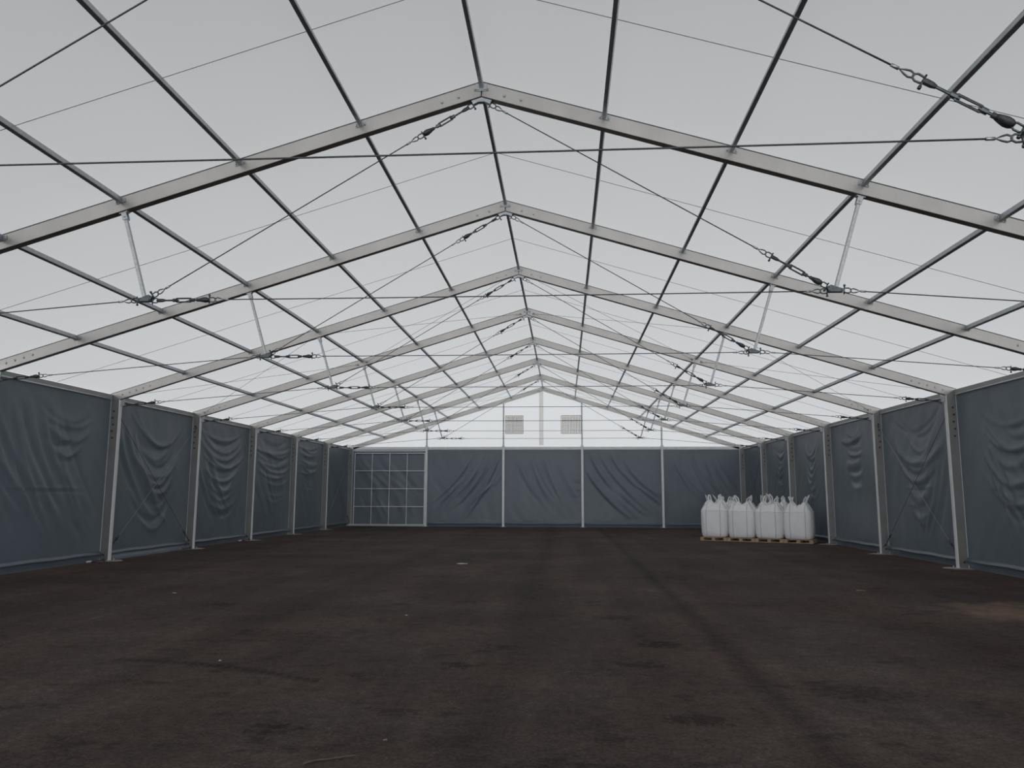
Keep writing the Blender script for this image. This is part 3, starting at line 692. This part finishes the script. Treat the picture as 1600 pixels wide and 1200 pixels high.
for k, lab, plab in ((0, 'white bulk bag half hidden behind the two leftmost front bags', 'wooden pallet hidden behind the two leftmost front pallets'), (2, 'white bulk bag half hidden between the two rightmost front bags', 'wooden pallet hidden behind the third front pallet')):
    c = A0+rowd*PIT*(k+.55)+perp*(.50+1.22)
    pallet((c.x, c.y, 0), ang, plab); bulk_bag((c.x, c.y, .146), ang+.04*k, 40+k, lab, 1.0)

# ------------------------------------------------------------------ small things on the floor
bm = bmesh.new()
P0, P1 = Vector((-.545, 5.59, .010)), Vector((-.195, 5.775, .012))
add_tube(bm, [P0.lerp(P1, f)+Vector((-.016, .030, 0))*math.sin(PI*f)+Vector((0, 0, .004*math.sin(9*f))) for f in np.linspace(0, 1, 9)], [.0055, .006, .0065, .006, .006, .0055, .005, .0045, .003], 7)
tag(obj('twig', bm, 'twig', None, True), 'thin brown curved twig lying on the asphalt at the bottom edge', 'twig')
def scrap(name, label, x, y, rx, ry, m, h=.012, group=None):
    bm = bmesh.new(); n = 12
    ring = [bm.verts.new((x+math.cos(2*PI*k/n)*rx*rng.uniform(.7, 1.15), y+math.sin(2*PI*k/n)*ry*rng.uniform(.7, 1.15), .004+rng.uniform(0, h*.5))) for k in range(n)]
    c = bm.verts.new((x, y, h))
    for k in range(n): bm.faces.new((ring[k], ring[(k+1) % n], c))
    ret = bmesh.ops.extrude_face_region(bm, geom=bm.faces[:]); bmesh.ops.translate(bm, vec=(0, 0, -.003), verts=[e for e in ret['geom'] if isinstance(e, bmesh.types.BMVert)])
    return tag(obj(name, bm, m), label, name.replace('_', ' '), group)
scrap('paper_scrap', 'flat white scrap lying alone on the asphalt in mid floor', -1.52, 21.5, .17, .14, 'paper')
scrap('pebble', 'small pale pebble on the asphalt by the curved tyre print', -2.585, 8.84, .020, .012, 'pebble', .016, 'pale pebbles')
scrap('pebble', 'small pale pebble on the mid floor left of the wheel lanes', -1.184, 12.3, .024, .018, 'pebble', .016, 'pale pebbles')
scrap('pebble', 'small pale pebble on the left floor nearest the wall', -6.07, 14.65, .05, .025, 'pebble', .016, 'pale pebbles')
scrap('dry_leaf', 'small brown crumpled leaf on the asphalt just above the twig', -.107, 6.17, .018, .014, 'leaf', .012)
scrap('dry_leaf', 'tan leaf scrap on the right floor before the brown dirt', 7.05, 16.24, .10, .07, 'leaf', .014)
# white cloth bundle in the back left corner
bm = bmesh.new(); bmesh.ops.create_icosphere(bm, subdivisions=4, radius=1.0)
for v in bm.verts:
    a = math.atan2(v.co.y, v.co.x); w = 1+.16*math.sin(5*a+v.co.z*3)+.08*math.sin(11*a+2)
    v.co = Vector((-11.34+v.co.x*.18*w, FY(8)-.33+v.co.y*.14*w, .075+v.co.z*.072*(1+.15*math.sin(6*a))))
tag(obj('cloth_bundle', bm, 'paper', None, True), 'crumpled white cloth at the foot of the back left corner column', 'cloth')
for i, w in ((3, 'third'), (4, 'fourth'), (5, 'fifth')):
    t = thing('ground_peg', f'steel ground peg with white cap beside the left column under the {w} arch', 'peg', (-W+.35, FY(i)-.42, 0), 'ground pegs')
    a, b = Vector((-W+.08, FY(i)-.62, .022)), Vector((-W+.34, FY(i)-.26, .055))
    bm = bmesh.new(); add_tube(bm, [a, b], .017, 7); obj('rod', bm, 'fitting', t, True)
    bm = bmesh.new(); d = (b-a).normalized(); add_tube(bm, [a-d*.03, a+d*.10], .026, 8); obj('cap', bm, 'paper', t, True)
    bm = bmesh.new(); add_tube(bm, [b+Vector((math.cos(q)*.04, 0, math.sin(q)*.04)) for q in np.linspace(0, 2*PI, 10)[:-1]], .009, 6, closed=True); obj('eye', bm, 'fitting', t, True)
